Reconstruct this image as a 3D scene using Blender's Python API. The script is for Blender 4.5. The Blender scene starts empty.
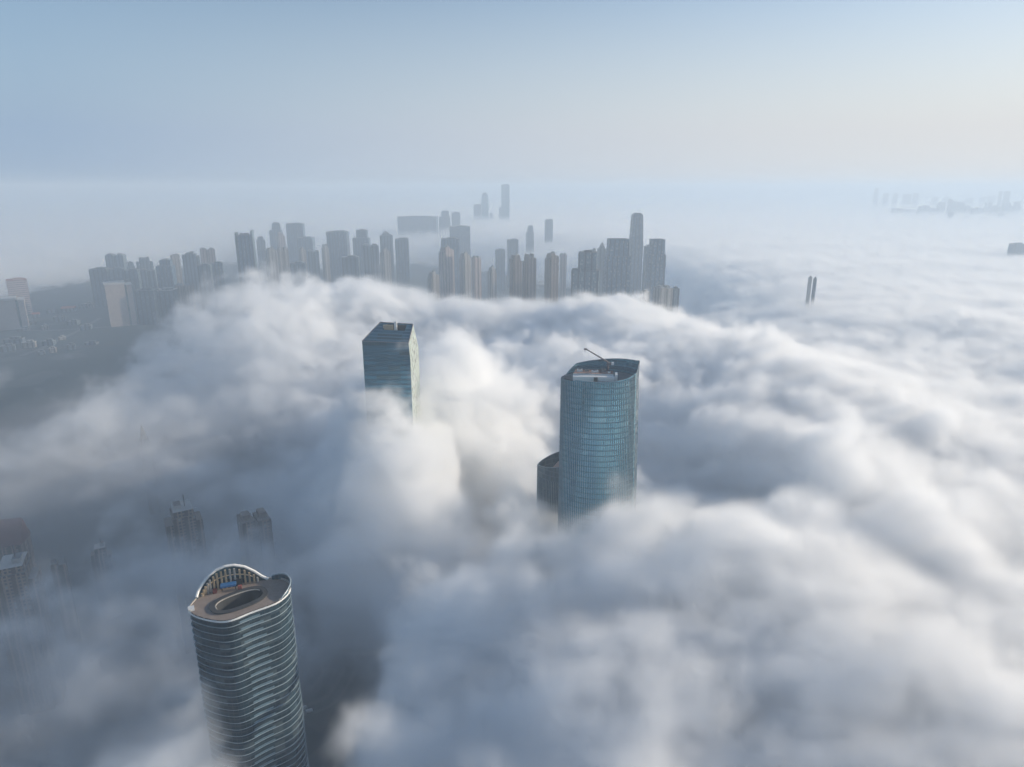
import bpy, math, random
import numpy as np
from mathutils import Vector

R = math.radians
random.seed(7)
sc = bpy.context.scene
COL = bpy.context.collection

# ------------------------------------------------------------------ camera geometry
CAM_H, PITCH, F = 420.0, R(16.0), 24.0 / 36.0 * 1024.0
cP, sP = math.cos(PITCH), math.sin(PITCH)


def ray(px, py):
    x, y = (px - 512.0) / F, (383.5 - py) / F
    return Vector((x, cP + y * sP, -sP + y * cP))


def at(px, py, Y):
    """World point seen at a pixel, at forward distance Y."""
    d = ray(px, py)
    k = Y / d.y
    return Vector((d.x * k, Y, CAM_H + d.z * k))


def on_plane(px, py, z):
    d = ray(px, py)
    k = (z - CAM_H) / d.z
    return Vector((d.x * k, d.y * k, z))


# ------------------------------------------------------------------ materials
def new_mat(name):
    m = bpy.data.materials.new(name)
    m.use_nodes = True
    return m, m.node_tree, m.node_tree.nodes['Principled BSDF']


def sock(nt, node_input, v):
    if isinstance(v, (int, float)):
        node_input.default_value = v
    elif isinstance(v, (tuple, list)):
        node_input.default_value = tuple(v) if len(v) != 3 or node_input.type == 'VECTOR' else (*v, 1.0)
    else:
        nt.links.new(v, node_input)


def nmath(nt, op, a, b=None, c=None, clamp=False):
    n = nt.nodes.new('ShaderNodeMath')
    n.operation = op
    n.use_clamp = clamp
    for i, v in enumerate((a, b, c)):
        if v is not None:
            sock(nt, n.inputs[i], v)
    return n.outputs[0]


def nmix(nt, f, a, b):
    n = nt.nodes.new('ShaderNodeMix')
    n.data_type = 'RGBA'
    sock(nt, n.inputs[0], f)
    sock(nt, n.inputs[6], a)
    sock(nt, n.inputs[7], b)
    return n.outputs[2]


def nnoise(nt, vec, scale, detail=4.0, rough=0.55, out='Fac'):
    n = nt.nodes.new('ShaderNodeTexNoise')
    n.inputs['Scale'].default_value = scale
    n.inputs['Detail'].default_value = detail
    n.inputs['Roughness'].default_value = rough
    if vec is not None:
        nt.links.new(vec, n.inputs['Vector'])
    return n.outputs[out]


def facade(name, glass, frame, floor=3.6, bay=3.0, band=0.3, pier=0.2, rough=0.15, vary=0.6, stripe=0.0, stripe_w=9.0,
           spec=0.5, blind=(0.25, 0.27, 0.27), blinds=0.12, run=1.0, metal=0.0):
    """A wall of windows in metres of wall (uv): storeys, piers, odd lit or blinded panes, weathering."""
    m, nt, p = new_mat(name)
    uv = nt.nodes.new('ShaderNodeUVMap')
    sep = nt.nodes.new('ShaderNodeSeparateXYZ')
    nt.links.new(uv.outputs[0], sep.inputs[0])
    u = nmath(nt, 'DIVIDE', sep.outputs[0], bay)
    v = nmath(nt, 'DIVIDE', sep.outputs[1], floor)
    fu, fv = nmath(nt, 'FRACT', u), nmath(nt, 'FRACT', v)
    isframe = nmath(nt, 'MAXIMUM', nmath(nt, 'LESS_THAN', fu, pier), nmath(nt, 'LESS_THAN', fv, band))
    if stripe > 0:
        st = nmath(nt, 'LESS_THAN', nmath(nt, 'FRACT', nmath(nt, 'DIVIDE', sep.outputs[0], stripe_w)), stripe)
    cx = nt.nodes.new('ShaderNodeCombineXYZ')
    sock(nt, cx.inputs[0], nmath(nt, 'FLOOR', nmath(nt, 'DIVIDE', u, run)))
    sock(nt, cx.inputs[1], nmath(nt, 'FLOOR', v))
    wn = nt.nodes.new('ShaderNodeTexWhiteNoise')
    wn.noise_dimensions = '2D'
    nt.links.new(cx.outputs[0], wn.inputs[0])
    cell = wn.outputs['Value']
    g1 = nmix(nt, nmath(nt, 'MULTIPLY', cell, vary), glass, tuple(c * 2.2 + 0.01 for c in glass))
    g2 = nmix(nt, nmath(nt, 'LESS_THAN', cell, blinds), g1, blind)
    tc = nt.nodes.new('ShaderNodeTexCoord')
    dirt = nnoise(nt, tc.outputs['Object'], 0.06, 5)
    fr = nmix(nt, dirt, tuple(c * 0.75 for c in frame), tuple(min(1, c * 1.15) for c in frame))
    wall = nmix(nt, isframe, g2, fr)
    if stripe > 0:      # flat wall: shade of recessed bays painted on as dark stripes
        wall = nmix(nt, st, wall, tuple(c * 0.30 for c in frame))
    nt.links.new(wall, p.inputs['Base Color'])
    nt.links.new(nmath(nt, 'MULTIPLY_ADD', isframe, 0.6 - rough, nmath(nt, 'MULTIPLY_ADD', cell, 0.12, rough)), p.inputs['Roughness'])
    p.inputs['Specular IOR Level'].default_value = spec
    if metal:
        nt.links.new(nmath(nt, 'MULTIPLY_ADD', isframe, -metal, metal), p.inputs['Metallic'])
    return m


def plain(name, col, rough=0.7, scale=0.15, contrast=0.35, metal=0.0):
    m, nt, p = new_mat(name)
    tc = nt.nodes.new('ShaderNodeTexCoord')
    n = nnoise(nt, tc.outputs['Object'], scale, 6, 0.6)
    nt.links.new(nmix(nt, n, tuple(c * (1 - contrast) for c in col), tuple(min(1, c * (1 + contrast)) for c in col)), p.inputs['Base Color'])
    p.inputs['Roughness'].default_value = rough
    p.inputs['Metallic'].default_value = metal
    return m


M = {}
M['teal_glass'] = facade('teal curtain wall', (0.18, 0.41, 0.49), (0.11, 0.27, 0.33), 4.0, 1.5, 0.24, 0.06, 0.09, 0.10, spec=0.8,
                         blind=(0.30, 0.55, 0.62), blinds=0.08, run=9.0, metal=0.85)
M['end_glass'] = facade('shaded end glazing', (0.020, 0.05, 0.07), (0.05, 0.08, 0.10), 4.0, 1.5, 0.2, 0.1, 0.2, 0.5)  # darker glass: the end facet's shade is put into its colour
M['dark_glass'] = facade('dark curtain wall', (0.018, 0.045, 0.06), (0.05, 0.085, 0.10), 4.0, 1.5, 0.18, 0.10, 0.10, 0.8,
                         blind=(0.08, 0.12, 0.13), blinds=0.1)
M['navy_glass'] = facade('navy curtain wall', (0.045, 0.15, 0.205), (0.03, 0.095, 0.135), 4.0, 2.0, 0.3, 0.04, 0.10, 0.5, metal=0.6, run=5.0,
                         blind=(0.07, 0.15, 0.18), blinds=0.15)
M['lit_glass'] = facade('pale lit curtain wall', (0.16, 0.20, 0.18), (0.36, 0.38, 0.32), 4.0, 3.0, 0.22, 0.14, 0.25, 0.9)  # prism tower's sunny side, its brightness put into the glass colour
M['tower_glass'] = facade('recessed balcony glazing', (0.005, 0.018, 0.027), (0.025, 0.042, 0.052), 3.4, 2.2, 0.12, 0.10, 0.16, 0.9, spec=0.28,
                          blind=(0.06, 0.085, 0.095), blinds=0.12, run=2.0)
M['blue_glass'] = facade('blue office glass', (0.014, 0.052, 0.095), (0.035, 0.085, 0.14), 4.0, 3.0, 0.25, 0.15, 0.18, 0.8, 0.22, 12)
M['grey_office'] = facade('grey office facade', (0.018, 0.042, 0.065), (0.085, 0.12, 0.15), 3.8, 3.2, 0.35, 0.25, 0.2, 0.8, 0.25, 14)
M['beige_flats'] = facade('beige apartment facade', (0.05, 0.06, 0.07), (0.42, 0.37, 0.32), 3.0, 3.4, 0.35, 0.45, 0.3, 0.8, 0.3, 11)
M['pink_flats'] = facade('pinkish apartment facade', (0.06, 0.065, 0.07), (0.46, 0.34, 0.30), 3.0, 3.2, 0.4, 0.4, 0.3, 0.8, 0.25, 10)
M['grey_flats'] = facade('grey apartment facade', (0.05, 0.06, 0.07), (0.12, 0.17, 0.215), 3.0, 3.4, 0.35, 0.4, 0.3, 0.8, 0.35, 12)
M['brown_flats'] = facade('brown apartment facade', (0.03, 0.03, 0.035), (0.30, 0.215, 0.165), 3.0, 3.0, 0.4, 0.4, 0.35, 0.8, 0.3, 9)
M['cream_hotel'] = facade('cream hotel facade', (0.12, 0.11, 0.11), (0.52, 0.42, 0.36), 3.4, 3.0, 0.45, 0.4, 0.4, 0.6)
M['banded_hotel'] = facade('banded hotel facade', (0.10, 0.10, 0.11), (0.50, 0.38, 0.36), 7.0, 4.0, 0.4, 0.2, 0.4, 0.6)
M['white_paint'] = plain('white painted metal', (0.74, 0.74, 0.72), 0.4, 0.3, 0.08)
M['slab_edge'] = plain('white aluminium edge', (0.27, 0.33, 0.36), 0.4, 0.2, 0.12)
M['rail_glass'] = plain('pale railing glass', (0.13, 0.20, 0.24), 0.15, 0.5, 0.35)
M['roof_brown'] = plain('brown roof paving', (0.26, 0.205, 0.17), 0.85, 0.35, 0.4)
M['roof_pink'] = plain('red brown roof membrane', (0.36, 0.22, 0.17), 0.85, 0.3, 0.35)
M['roof_grey'] = plain('grey roof', (0.20, 0.205, 0.21), 0.9, 0.1, 0.4)
M['roof_dark'] = plain('dark roof', (0.040, 0.043, 0.047), 0.85, 0.2, 0.4)
M['roof_red'] = plain('red tiled roof', (0.34, 0.12, 0.09), 0.8, 0.1, 0.35)
M['roof_dull_red'] = plain('dull red tiled roof', (0.16, 0.065, 0.06), 0.8, 0.1, 0.35)
M['roof_pale'] = plain('pale roof', (0.48, 0.45, 0.41), 0.8, 0.05, 0.25)
M['concrete'] = plain('concrete', (0.36, 0.34, 0.31), 0.8, 0.2, 0.3)
M['ochre'] = plain('ochre steel rib', (0.42, 0.32, 0.20), 0.6, 0.4, 0.25)
M['black'] = plain('black steel', (0.02, 0.022, 0.025), 0.5, 0.3, 0.3)
M['blue'] = plain('blue sheet metal', (0.03, 0.15, 0.36), 0.5, 0.3, 0.2)
M['red'] = plain('red machine paint', (0.30, 0.07, 0.05), 0.6, 0.3, 0.25)
M['crane_grey'] = plain('weathered crane paint', (0.16, 0.14, 0.145), 0.6, 0.3, 0.25)
M['asphalt'] = plain('asphalt', (0.05, 0.05, 0.052), 0.9, 0.05, 0.25)
M['path'] = plain('pale path paving', (0.10, 0.11, 0.115), 0.9, 0.05, 0.25)
M['van'] = plain('white van paint', (0.75, 0.75, 0.74), 0.3, 0.3, 0.05)
M['tyre'] = plain('rubber', (0.02, 0.02, 0.02), 0.9)


# ------------------------------------------------------------------ mesh builder
class MB:
    def __init__(self):
        self.v, self.f, self.m, self.uv = [], [], [], []

    def face(self, pts, mat=0, uv=None):
        b = len(self.v)
        self.v += [tuple(p) for p in pts]
        self.f.append(tuple(range(b, b + len(pts))))
        self.m.append(mat)
        self.uv += uv if uv else [(p[0], p[1]) for p in pts]

    def prism(self, pts, z0, z1, mat=0, cap=1, top=None, bottom=False, ztop=None):
        """Walls and lid over a plan outline (counter-clockwise); top: outline at the top; ztop: its own heights."""
        top = top or pts
        n = len(pts)
        zt = ztop or [z1] * n
        u = 0.0
        for i in range(n):
            j = (i + 1) % n
            a, b, c, d = pts[i], pts[j], top[j], top[i]
            L = math.hypot(b[0] - a[0], b[1] - a[1])
            self.face([(a[0], a[1], z0), (b[0], b[1], z0), (c[0], c[1], zt[j]), (d[0], d[1], zt[i])], mat,
                      [(u, z0), (u + L, z0), (u + L, zt[j]), (u, zt[i])])
            u += L
        if cap is not None:
            self.face([(p[0], p[1], z) for p, z in zip(top, zt)], cap)
        if bottom:
            self.face([(p[0], p[1], z0) for p in reversed(pts)], cap if cap is not None else mat)

    def box(self, cx, cy, z0, sx, sy, sz, rot=0.0, mat=0, cap=None, bottom=True):
        self.prism(rect(sx, sy, cx, cy, rot), z0, z0 + sz, mat, mat if cap is None else cap, bottom=bottom)

    def wall(self, path, z0, z1, t, mat=0, cap=None):
        """A thin standing wall along a plan path; z0 and z1 are numbers or lists."""
        n = len(path)
        a = z0 if isinstance(z0, list) else [z0] * n
        b = z1 if isinstance(z1, list) else [z1] * n
        inner = offset_path(path, t)
        cap = mat if cap is None else cap
        u = 0.0
        for i in range(n - 1):
            p, q, r, s = path[i], path[i + 1], inner[i + 1], inner[i]
            L = math.hypot(q[0] - p[0], q[1] - p[1])
            self.face([(*p, a[i]), (*q, a[i + 1]), (*q, b[i + 1]), (*p, b[i])], mat, [(u, a[i]), (u + L, a[i + 1]), (u + L, b[i + 1]), (u, b[i])])
            self.face([(*r, a[i + 1]), (*s, a[i]), (*s, b[i]), (*r, b[i + 1])], mat, [(u + L, a[i + 1]), (u, a[i]), (u, b[i]), (u + L, b[i + 1])])
            self.face([(*p, b[i]), (*q, b[i + 1]), (*r, b[i + 1]), (*s, b[i])], cap)
            u += L
        for i, fl in ((0, False), (n - 1, True)):
            self.face([(*path[i], a[i]), (*path[i], b[i]), (*inner[i], b[i]), (*inner[i], a[i])], mat)

    def tube(self, path, r, mat=0, seg=8):
        path = [Vector(p) for p in path]
        rings = []
        for i, p in enumerate(path):
            d = (path[min(i + 1, len(path) - 1)] - path[max(i - 1, 0)]).normalized()
            s = d.cross(Vector((0, 0, 1)))
            s = s.normalized() if s.length > 1e-4 else Vector((1, 0, 0))
            w = s.cross(d)
            rr = r[i] if isinstance(r, list) else r
            rings.append([p + (s * math.cos(k * 2 * math.pi / seg) + w * math.sin(k * 2 * math.pi / seg)) * rr for k in range(seg)])
        for a, b in zip(rings, rings[1:]):
            for k in range(seg):
                self.face([a[k], a[(k + 1) % seg], b[(k + 1) % seg], b[k]], mat)
        self.face(list(reversed(rings[0])), mat)
        self.face(rings[-1], mat)

    def build(self, name, mats, parent=None, origin=None):
        o = Vector(origin) if origin is not None else (parent_origin(parent) if parent else Vector((0, 0, 0)))
        me = bpy.data.meshes.new(name)
        me.from_pydata([(x - o.x, y - o.y, z - o.z) for x, y, z in self.v], [], self.f)
        for m in (mats if isinstance(mats, (list, tuple)) else [mats]):
            me.materials.append(M[m] if isinstance(m, str) else m)
        me.polygons.foreach_set('material_index', self.m)
        uvl = me.uv_layers.new(name='UVMap')
        uvl.data.foreach_set('uv', np.array(self.uv, dtype=np.float32).ravel())
        me.update()
        ob = bpy.data.objects.new(name, me)
        COL.objects.link(ob)
        if parent:
            ob.parent = parent
        else:
            ob.location = o
        return ob


def parent_origin(p):
    o = Vector((0, 0, 0))
    while p:
        o += Vector(p.location)
        p = p.parent
    return o


def rect(sx, sy, cx=0.0, cy=0.0, rot=0.0):
    c, s = math.cos(rot), math.sin(rot)
    return [(cx + x * c - y * s, cy + x * s + y * c) for x, y in ((-sx / 2, -sy / 2), (sx / 2, -sy / 2), (sx / 2, sy / 2), (-sx / 2, sy / 2))]


def offset_path(path, t):
    out = []
    n = len(path)
    for i in range(n):
        a, b = path[max(i - 1, 0)], path[min(i + 1, n - 1)]
        d = Vector((b[0] - a[0], b[1] - a[1])).normalized()
        out.append((path[i][0] - d.y * t, path[i][1] + d.x * t))
    return out


def inset(poly, t):
    """Inward offset of a counter-clockwise closed outline."""
    n = len(poly)
    out = []
    for i in range(n):
        a, b = poly[i - 1], poly[(i + 1) % n]
        d = Vector((b[0] - a[0], b[1] - a[1])).normalized()
        out.append((poly[i][0] - d.y * t, poly[i][1] + d.x * t))
    return out


def smooth(poly, it=2, closed=True):
    for _ in range(it):
        out = []
        n = len(poly)
        for i in range(n if closed else n - 1):
            a, b = poly[i], poly[(i + 1) % n]
            out += [(a[0] * .75 + b[0] * .25, a[1] * .75 + b[1] * .25), (a[0] * .25 + b[0] * .75, a[1] * .25 + b[1] * .75)]
        poly = out if closed else [poly[0]] + out + [poly[-1]]
    return poly


def thing(name, label, cat, loc, group=None):
    o = bpy.data.objects.new(name, None)
    o.empty_display_size = 5
    COL.objects.link(o)
    o.location = loc
    o['label'] = label
    o['category'] = cat
    if group:
        o['group'] = group
    return o


def structure(name, kind='structure', **kw):
    def f(mb, mats):
        o = mb.build(name, mats)
        o['kind'] = kind
        return o
    return f


# ------------------------------------------------------------------ camera, world, sun
cd = bpy.data.cameras.new('camera')
cam = bpy.data.objects.new('camera', cd)
COL.objects.link(cam)
cam.location = (0, 0, CAM_H)
cam.rotation_euler = (R(90) - PITCH, 0, 0)
cd.sensor_width, cd.lens, cd.clip_start, cd.clip_end = 36, 24, 1.0, 90000
sc.camera = cam

SKY_AWAY, SKY_SUN = (2.2, 3.0, 4.05), (5.5, 5.4, 5.25)
SUN_EL, SUN_AZ = R(15), R(72)          # azimuth clockwise from the view direction
world = bpy.data.worlds.new('World')
sc.world = world
world.use_nodes = True
wn = world.node_tree
sky = wn.nodes.new('ShaderNodeTexSky')
sky.sky_type = 'NISHITA'
sky.sun_disc = False
sky.sun_elevation, sky.sun_rotation = SUN_EL, SUN_AZ
sky.altitude = 400
sky.air_density, sky.dust_density, sky.ozone_density = 1.0, 0.6, 2.0
# the air above the haze box thickens towards the horizon: blue-grey away from the sun, cream towards it
geo = wn.nodes.new('ShaderNodeTexCoord')
dirs = wn.nodes.new('ShaderNodeSeparateXYZ')
wn.links.new(geo.outputs['Generated'], dirs.inputs[0])
dp = wn.nodes.new('ShaderNodeVectorMath')
dp.operation = 'DOT_PRODUCT'
wn.links.new(geo.outputs['Generated'], dp.inputs[0])
dp.inputs[1].default_value = (math.sin(SUN_AZ), math.cos(SUN_AZ), 0)
toward = nmath(wn, 'SMOOTH_MIN', nmath(wn, 'MULTIPLY_ADD', dp.outputs['Value'], 0.85, 0.22, clamp=True), 1.0, 0.1)
veil = nmath(wn, 'SUBTRACT', 1.0, nmath(wn, 'DIVIDE', nmath(wn, 'SUBTRACT', nmath(wn, 'ABSOLUTE', dirs.outputs[2]), 0.07), 0.225, clamp=True), clamp=True)
wn.links.new(nmix(wn, veil, sky.outputs[0], nmix(wn, toward, SKY_AWAY, SKY_SUN)), wn.nodes['Background'].inputs[0])
wn.nodes['Background'].inputs[1].default_value = 0.125

sl = bpy.data.lights.new('sun', 'SUN')
sl.energy, sl.angle, sl.color = 5.0, R(0.5), (1.0, 0.86, 0.68)
sun = bpy.data.objects.new('sun', sl)
COL.objects.link(sun)
sun.rotation_euler = Vector((math.sin(SUN_AZ) * math.cos(SUN_EL), math.cos(SUN_AZ) * math.cos(SUN_EL), math.sin(SUN_EL))).to_track_quat('Z', 'Y').to_euler()

# ------------------------------------------------------------------ ground
gm, nt, p = new_mat('city ground')
tc = nt.nodes.new('ShaderNodeTexCoord')
vo = nt.nodes.new('ShaderNodeTexVoronoi')
vo.inputs['Scale'].default_value = 1 / 60.0
nt.links.new(tc.outputs['Object'], vo.inputs['Vector'])
big = nnoise(nt, tc.outputs['Object'], 1 / 400.0, 6)
fine = nnoise(nt, tc.outputs['Object'], 1 / 14.0, 6, 0.65)
sepc = nt.nodes.new('ShaderNodeSeparateColor')
nt.links.new(vo.outputs['Color'], sepc.inputs[0])
g = nmix(nt, big, (0.006, 0.024, 0.034), (0.016, 0.040, 0.052))
g = nmix(nt, nmath(nt, 'MULTIPLY', fine, 0.6), g, (0.025, 0.050, 0.062))
g = nmix(nt, nmath(nt, 'MULTIPLY', nmath(nt, 'GREATER_THAN', sepc.outputs[0], 0.82), 0.5), g, (0.08, 0.10, 0.11))
nt.links.new(g, p.inputs['Base Color'])
p.inputs['Roughness'].default_value = 0.9
mb = MB()
S = 60000
mb.face([(-S, -S, 0), (S, -S, 0), (S, S, 0), (-S, S, 0)])
structure('ground')(mb, gm)


def strip(name, pts, w, z, mat):
    a, b = offset_path(pts, w / 2), offset_path(pts, -w / 2)
    m_ = MB()
    for i in range(len(pts) - 1):
        m_.face([(*b[i], z), (*b[i + 1], z), (*a[i + 1], z), (*a[i], z)])
    return structure(name)(m_, mat)


# curved park drives beside the near tower, and streets of the open quarter on the left
def g2(px, py):
    q = on_plane(px, py, 0)
    return (q.x, q.y)


strip('road', smooth([g2(296, 706), g2(312, 704), g2(326, 698), g2(336, 684), g2(345, 668)], 3, False), 5, 0.004, 'path')
strip('road', smooth([g2(296, 716), g2(318, 712), g2(334, 704), g2(345, 690), g2(356, 670)], 3, False), 3.4, 0.004, 'path')
strip('road', smooth([g2(296, 693), g2(308, 690), g2(318, 682), g2(324, 670)], 3, False), 3.0, 0.004, 'path')
strip('road', [g2(-20, 350), g2(50, 349), g2(130, 343)], 16, 0.004, 'asphalt')
strip('road', [g2(10, 331), g2(60, 330), g2(120, 326)], 18, 0.004, 'path')
strip('road', [g2(20, 356), g2(40, 349), g2(80, 330), g2(100, 318)], 14, 0.008, 'path')

# ------------------------------------------------------------------ main lens-plan tower
MAIN_C = at(600.5, 372, 450)


def lens_outline(cx, cy, half, deep, n=28, facet=False):
    """Counter-clockwise lens: front arc left to right, then back arc; facet: a flat end wall closes the right tip."""
    pts = []
    for i in range(n + 1):
        t = -1 + 2 * i / n
        y = -deep * (1 - abs(t) ** 2.2) ** 0.75
        if facet:
            if t > 0.86:
                break
            y = min(y, -deep * (0.40 + 0.60 * (1 - ((max(t, 0.0)) / 0.86) ** 2))) if t > 0 else y
        pts.append((cx + t * half, cy + y))
    nb = len(pts)
    for i in range(n):
        t = 1 - 2 * i / n
        pts.append((cx + t * half, cy + (0.16 * deep if facet and t > 0.999 else 0) + deep * (1 - abs(t) ** 2.4) ** 0.8))
    return pts, nb


def lens_tower(name, label, cx, cy, half, deep, z_roof, zl, zr, roof_drop, glass, main):
    flare = 1.16 if main else 1.0
    t = thing(name, label, 'skyscraper', (cx, cy, 0))
    out, nb = lens_outline(cx, cy, half, deep, facet=main)
    # the shaft up to the roof; its glass goes on as a screen
    mb = MB()
    base = [(cx - half + (x - cx + half) * flare, y) for x, y in out]
    mb.prism(base, 0, z_roof, 0, 1, top=out)
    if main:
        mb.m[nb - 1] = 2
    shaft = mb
    # screen: one ring wall with its own rim height
    rim = []
    for (x, y) in out:
        k = (x - cx) / half
        z = zl + (zr - zl) * (0.5 + 0.5 * k)
        if main:
            if (x, y) in out[:nb]:   # front rim dips towards the middle, rises to the right tip
                z = 297.0 + 3.0 * max(0, k) ** 2 + 2.0 * max(0.0, (k - 0.5) / 0.5) ** 2
                z -= 4.0 * max(0.0, (-k - 0.62) / 0.38)
            else:
                z = 303.5 + 3.0 * k - 9.0 * max(0.0, (-k - 0.55) / 0.45) ** 1.3
        rim.append(z)
    ring = out + [out[0]]
    rz = rim + [rim[0]]
    mb = MB()
    mb.wall(ring, z_roof + 0.02, rz, 0.6, 0, 1)
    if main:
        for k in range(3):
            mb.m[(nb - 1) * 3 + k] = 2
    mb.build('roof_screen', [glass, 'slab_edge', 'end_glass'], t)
    # vertical fins on the front arc
    mb = shaft
    front = out[:nb]
    L = [0.0]
    for a, b in zip(front, front[1:]):
        L.append(L[-1] + math.hypot(b[0] - a[0], b[1] - a[1]))
    s = 1.0
    while s < L[-1]:
        i = max(k for k in range(len(L)) if L[k] <= s)
        i = min(i, len(front) - 2)
        f = (s - L[i]) / (L[i + 1] - L[i])
        a, b = Vector(front[i]), Vector(front[i + 1])
        d = (b - a).normalized()
        q = a.lerp(b, f)
        k = (q.x - cx) / half
        zt = (rim[i] * (1 - f) + rim[i + 1] * f) if main else z_roof
        ft_ = rect(0.2, 0.6, q.x + d.y * 0.2, q.y - d.x * 0.2, math.atan2(d.y, d.x))
        fb_ = [(x + (q.x - cx + half) * (flare - 1), y) for x, y in ft_]
        mb.prism(fb_, 0.5, z_roof - .1, 3, 3, top=ft_)
        if main:
            mb.prism(ft_, z_roof - .1, zt - .5, 3, 3)
        s += 1.5
    mb.build('facade', [glass, 'roof_grey', 'end_glass', 'slab_edge'], t)
    return t, out, rim


main, main_out, main_rim = lens_tower('glass_skyscraper', 'tallest teal glass skyscraper with a curved front and a crane arm on its sloping roof',
                                      MAIN_C.x, 450, 27.0, 18.0, 295.4, 294, 306, 6, 'teal_glass', True)
cx, cy = MAIN_C.x, 450.0
mb = MB()   # red-brown raised roof over plant rooms
mb.prism([(cx - 19, cy - 4), (cx + 8, cy - 6), (cx + 9, cy + 3), (cx - 16, cy + 8)], 292.05, 299.2, 1, 0)
mb.build('roof_deck', ['roof_pink', 'white_paint'], main)
mb = MB()
mb.prism([(cx - 19.5, cy - 9.2), (cx + 8.2, cy - 11), (cx + 8.4, cy - 7), (cx - 19.3, cy - 5.2)], 292.05, 298.4, 0, 0)
mb.box(cx - 4.5, cy - 10.75, 293.0, 2.4, 1.4, 5.2, 0, 1)
mb.build('plant_room', ['white_paint', 'black'], main)
mb = MB()
mb.prism([(cx + 8.6, cy - 10), (cx + 10.2, cy - 10.2), (cx + 11, cy - 3), (cx + 9.4, cy - 3)], 292.05, 300.0, 0, 0)
mb.build('stair_house', 'white_paint', main)
mb = MB()
mb.prism([(cx - 25.0, cy - 4.6), (cx - 19.7, cy - 9.0), (cx - 19.7, cy + 3), (cx - 24.6, cy + 2)], 292.05, 295.9, 0, 0)
mb.build('dark_corner_block', 'black', main)  # black block put in for the dark inside of the open corner
for k, (ox, oy, sx, sy, sz) in enumerate([(-14, 1.5, 3.5, 2.4, 1.6), (-9, 2.2, 2.6, 2.6, 1.2), (-4, -1.0, 4.5, 1.6, 1.4), (2, 0.8, 3.0, 2.4, 1.8), (5.5, -2.6, 1.6, 1.6, 1.1)]):
    mb = MB()
    mb.box(cx + ox, cy + oy, 299.22, sx, sy, sz, 0.08)
    mb.box(cx + ox, cy + oy, 299.22 + sz + .002, sx * .6, sy * .6, .35, 0.08, 1)
    mb.build('air_handler', ['roof_grey' if k % 2 else 'white_paint', 'black'], main)
mb = MB()
mb.tube([(cx - 16, cy + 4.5, 299.8), (cx - 2, cy + 3.6, 299.8), (cx + 6, cy + 1.8, 299.8)], 0.4, 0, 8)
mb.build('duct', 'crane_grey', main)
for k in range(4):
    mb = MB()
    mb.box(cx + 13 + 2.4 * k, cy + 2 - .8 * k, 292.05, 1.7, 3.2, 2.2 + (k % 2), 0.1)
    mb.build('cooling_tower', 'roof_grey', main)
# maintenance crane
cr = bpy.data.objects.new('maintenance_crane', None)
COL.objects.link(cr)
cr.parent = main
mast_top = at(608, 362, 452)
mb = MB()
mb.tube([(mast_top.x, mast_top.y, 292.1), (mast_top.x, mast_top.y, mast_top.z)], 0.8, 0, 10)
mb.box(mast_top.x + 0.6, mast_top.y, mast_top.z - 2.2, 2.6, 2.2, 2.0)
mb.build('mast', 'crane_grey', cr)
tip = at(586, 349, 450)
mb = MB()
mb.tube([mast_top + Vector((1.2, 0, -0.8)), tip], [0.55, 0.4], 0, 8)
mb.build('boom', 'crane_grey', cr)
mb = MB()
mb.box(tip.x - 0.3, tip.y, tip.z - 0.7, 2.0, 1.4, 1.1)
mb.tube([(tip.x - 0.6, tip.y, tip.z - 0.6), (tip.x - 0.6, tip.y, tip.z - 2.0)], 0.12)
mb.build('boom_head', 'crane_grey', cr)
mb = MB()
mb.box(mast_top.x + 3.2, mast_top.y, mast_top.z - 2.0, 1.6, 1.8, 1.8)
mb.build('counterweight', 'white_paint', cr)

# the lower sister tower behind it on the left
sc0 = at(570, 461, 503)
sister, s_out, s_rim = lens_tower('glass_skyscraper', 'lower dark glass tower half hidden behind the tallest teal skyscraper',
                                  sc0.x, 503, 26.0, 17.0, 200, 209, 222, 6, 'dark_glass', False)
mb = MB()
q0, q1 = at(556, 463, 505), at(562, 471, 497)
mb.prism([(sc0.x - 15, 494), (sc0.x + 14, 492), (sc0.x + 16, 504), (sc0.x - 9, 509)], 200.05, 209.2, 1, 0)
mb.build('roof_deck', ['roof_pink', 'concrete'], sister)

# ------------------------------------------------------------------ dark prism tower
pz = lambda px, py, Y: at(px, py, Y)
fl, frr, br, bl = pz(362, 341, 540), pz(408.5, 343, 540), pz(413, 323, 562), pz(380, 321, 562)
pris = thing('prism_skyscraper', 'dark blue glass tower with a slanted faceted top and a right side coloured as sunlit', 'skyscraper',
             ((fl.x + frr.x) / 2, 560, 0))
zb = 286.0                          # below this the shaft is straight, above it the sides lean in
bw = at(418.5, 351, 583)
base = [(fl.x + 0.1, 540), (frr.x + 1.0, 539.5), (bw.x, 584), (bl.x - 6, 584)]
topo = [(fl.x, 540), (frr.x, 540), (br.x, 562), (bl.x, 562)]
zt = [fl.z, frr.z, br.z - 1.0, bl.z - 1.0]
mb = MB()
u = 0
for i in range(4):
    j = (i + 1) % 4
    a, b, c, d = base[i], base[j], topo[j], topo[i]
    Lw = math.hypot(b[0] - a[0], b[1] - a[1])
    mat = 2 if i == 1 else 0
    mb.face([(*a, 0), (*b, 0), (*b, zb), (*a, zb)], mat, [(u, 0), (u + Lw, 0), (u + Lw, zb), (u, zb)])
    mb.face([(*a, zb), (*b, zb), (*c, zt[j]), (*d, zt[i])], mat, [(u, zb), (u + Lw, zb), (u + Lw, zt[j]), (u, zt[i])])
    u += Lw


def lerp3(a, b, t):
    return tuple(a[k] * (1 - t) + b[k] * t for k in range(3))


T = [(*topo[i], zt[i]) for i in range(4)]
# slanted glass lid with a recess near the back
def lid(uu, vv):
    return lerp3(lerp3(T[0], T[1], uu), lerp3(T[3], T[2], uu), vv)


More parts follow.
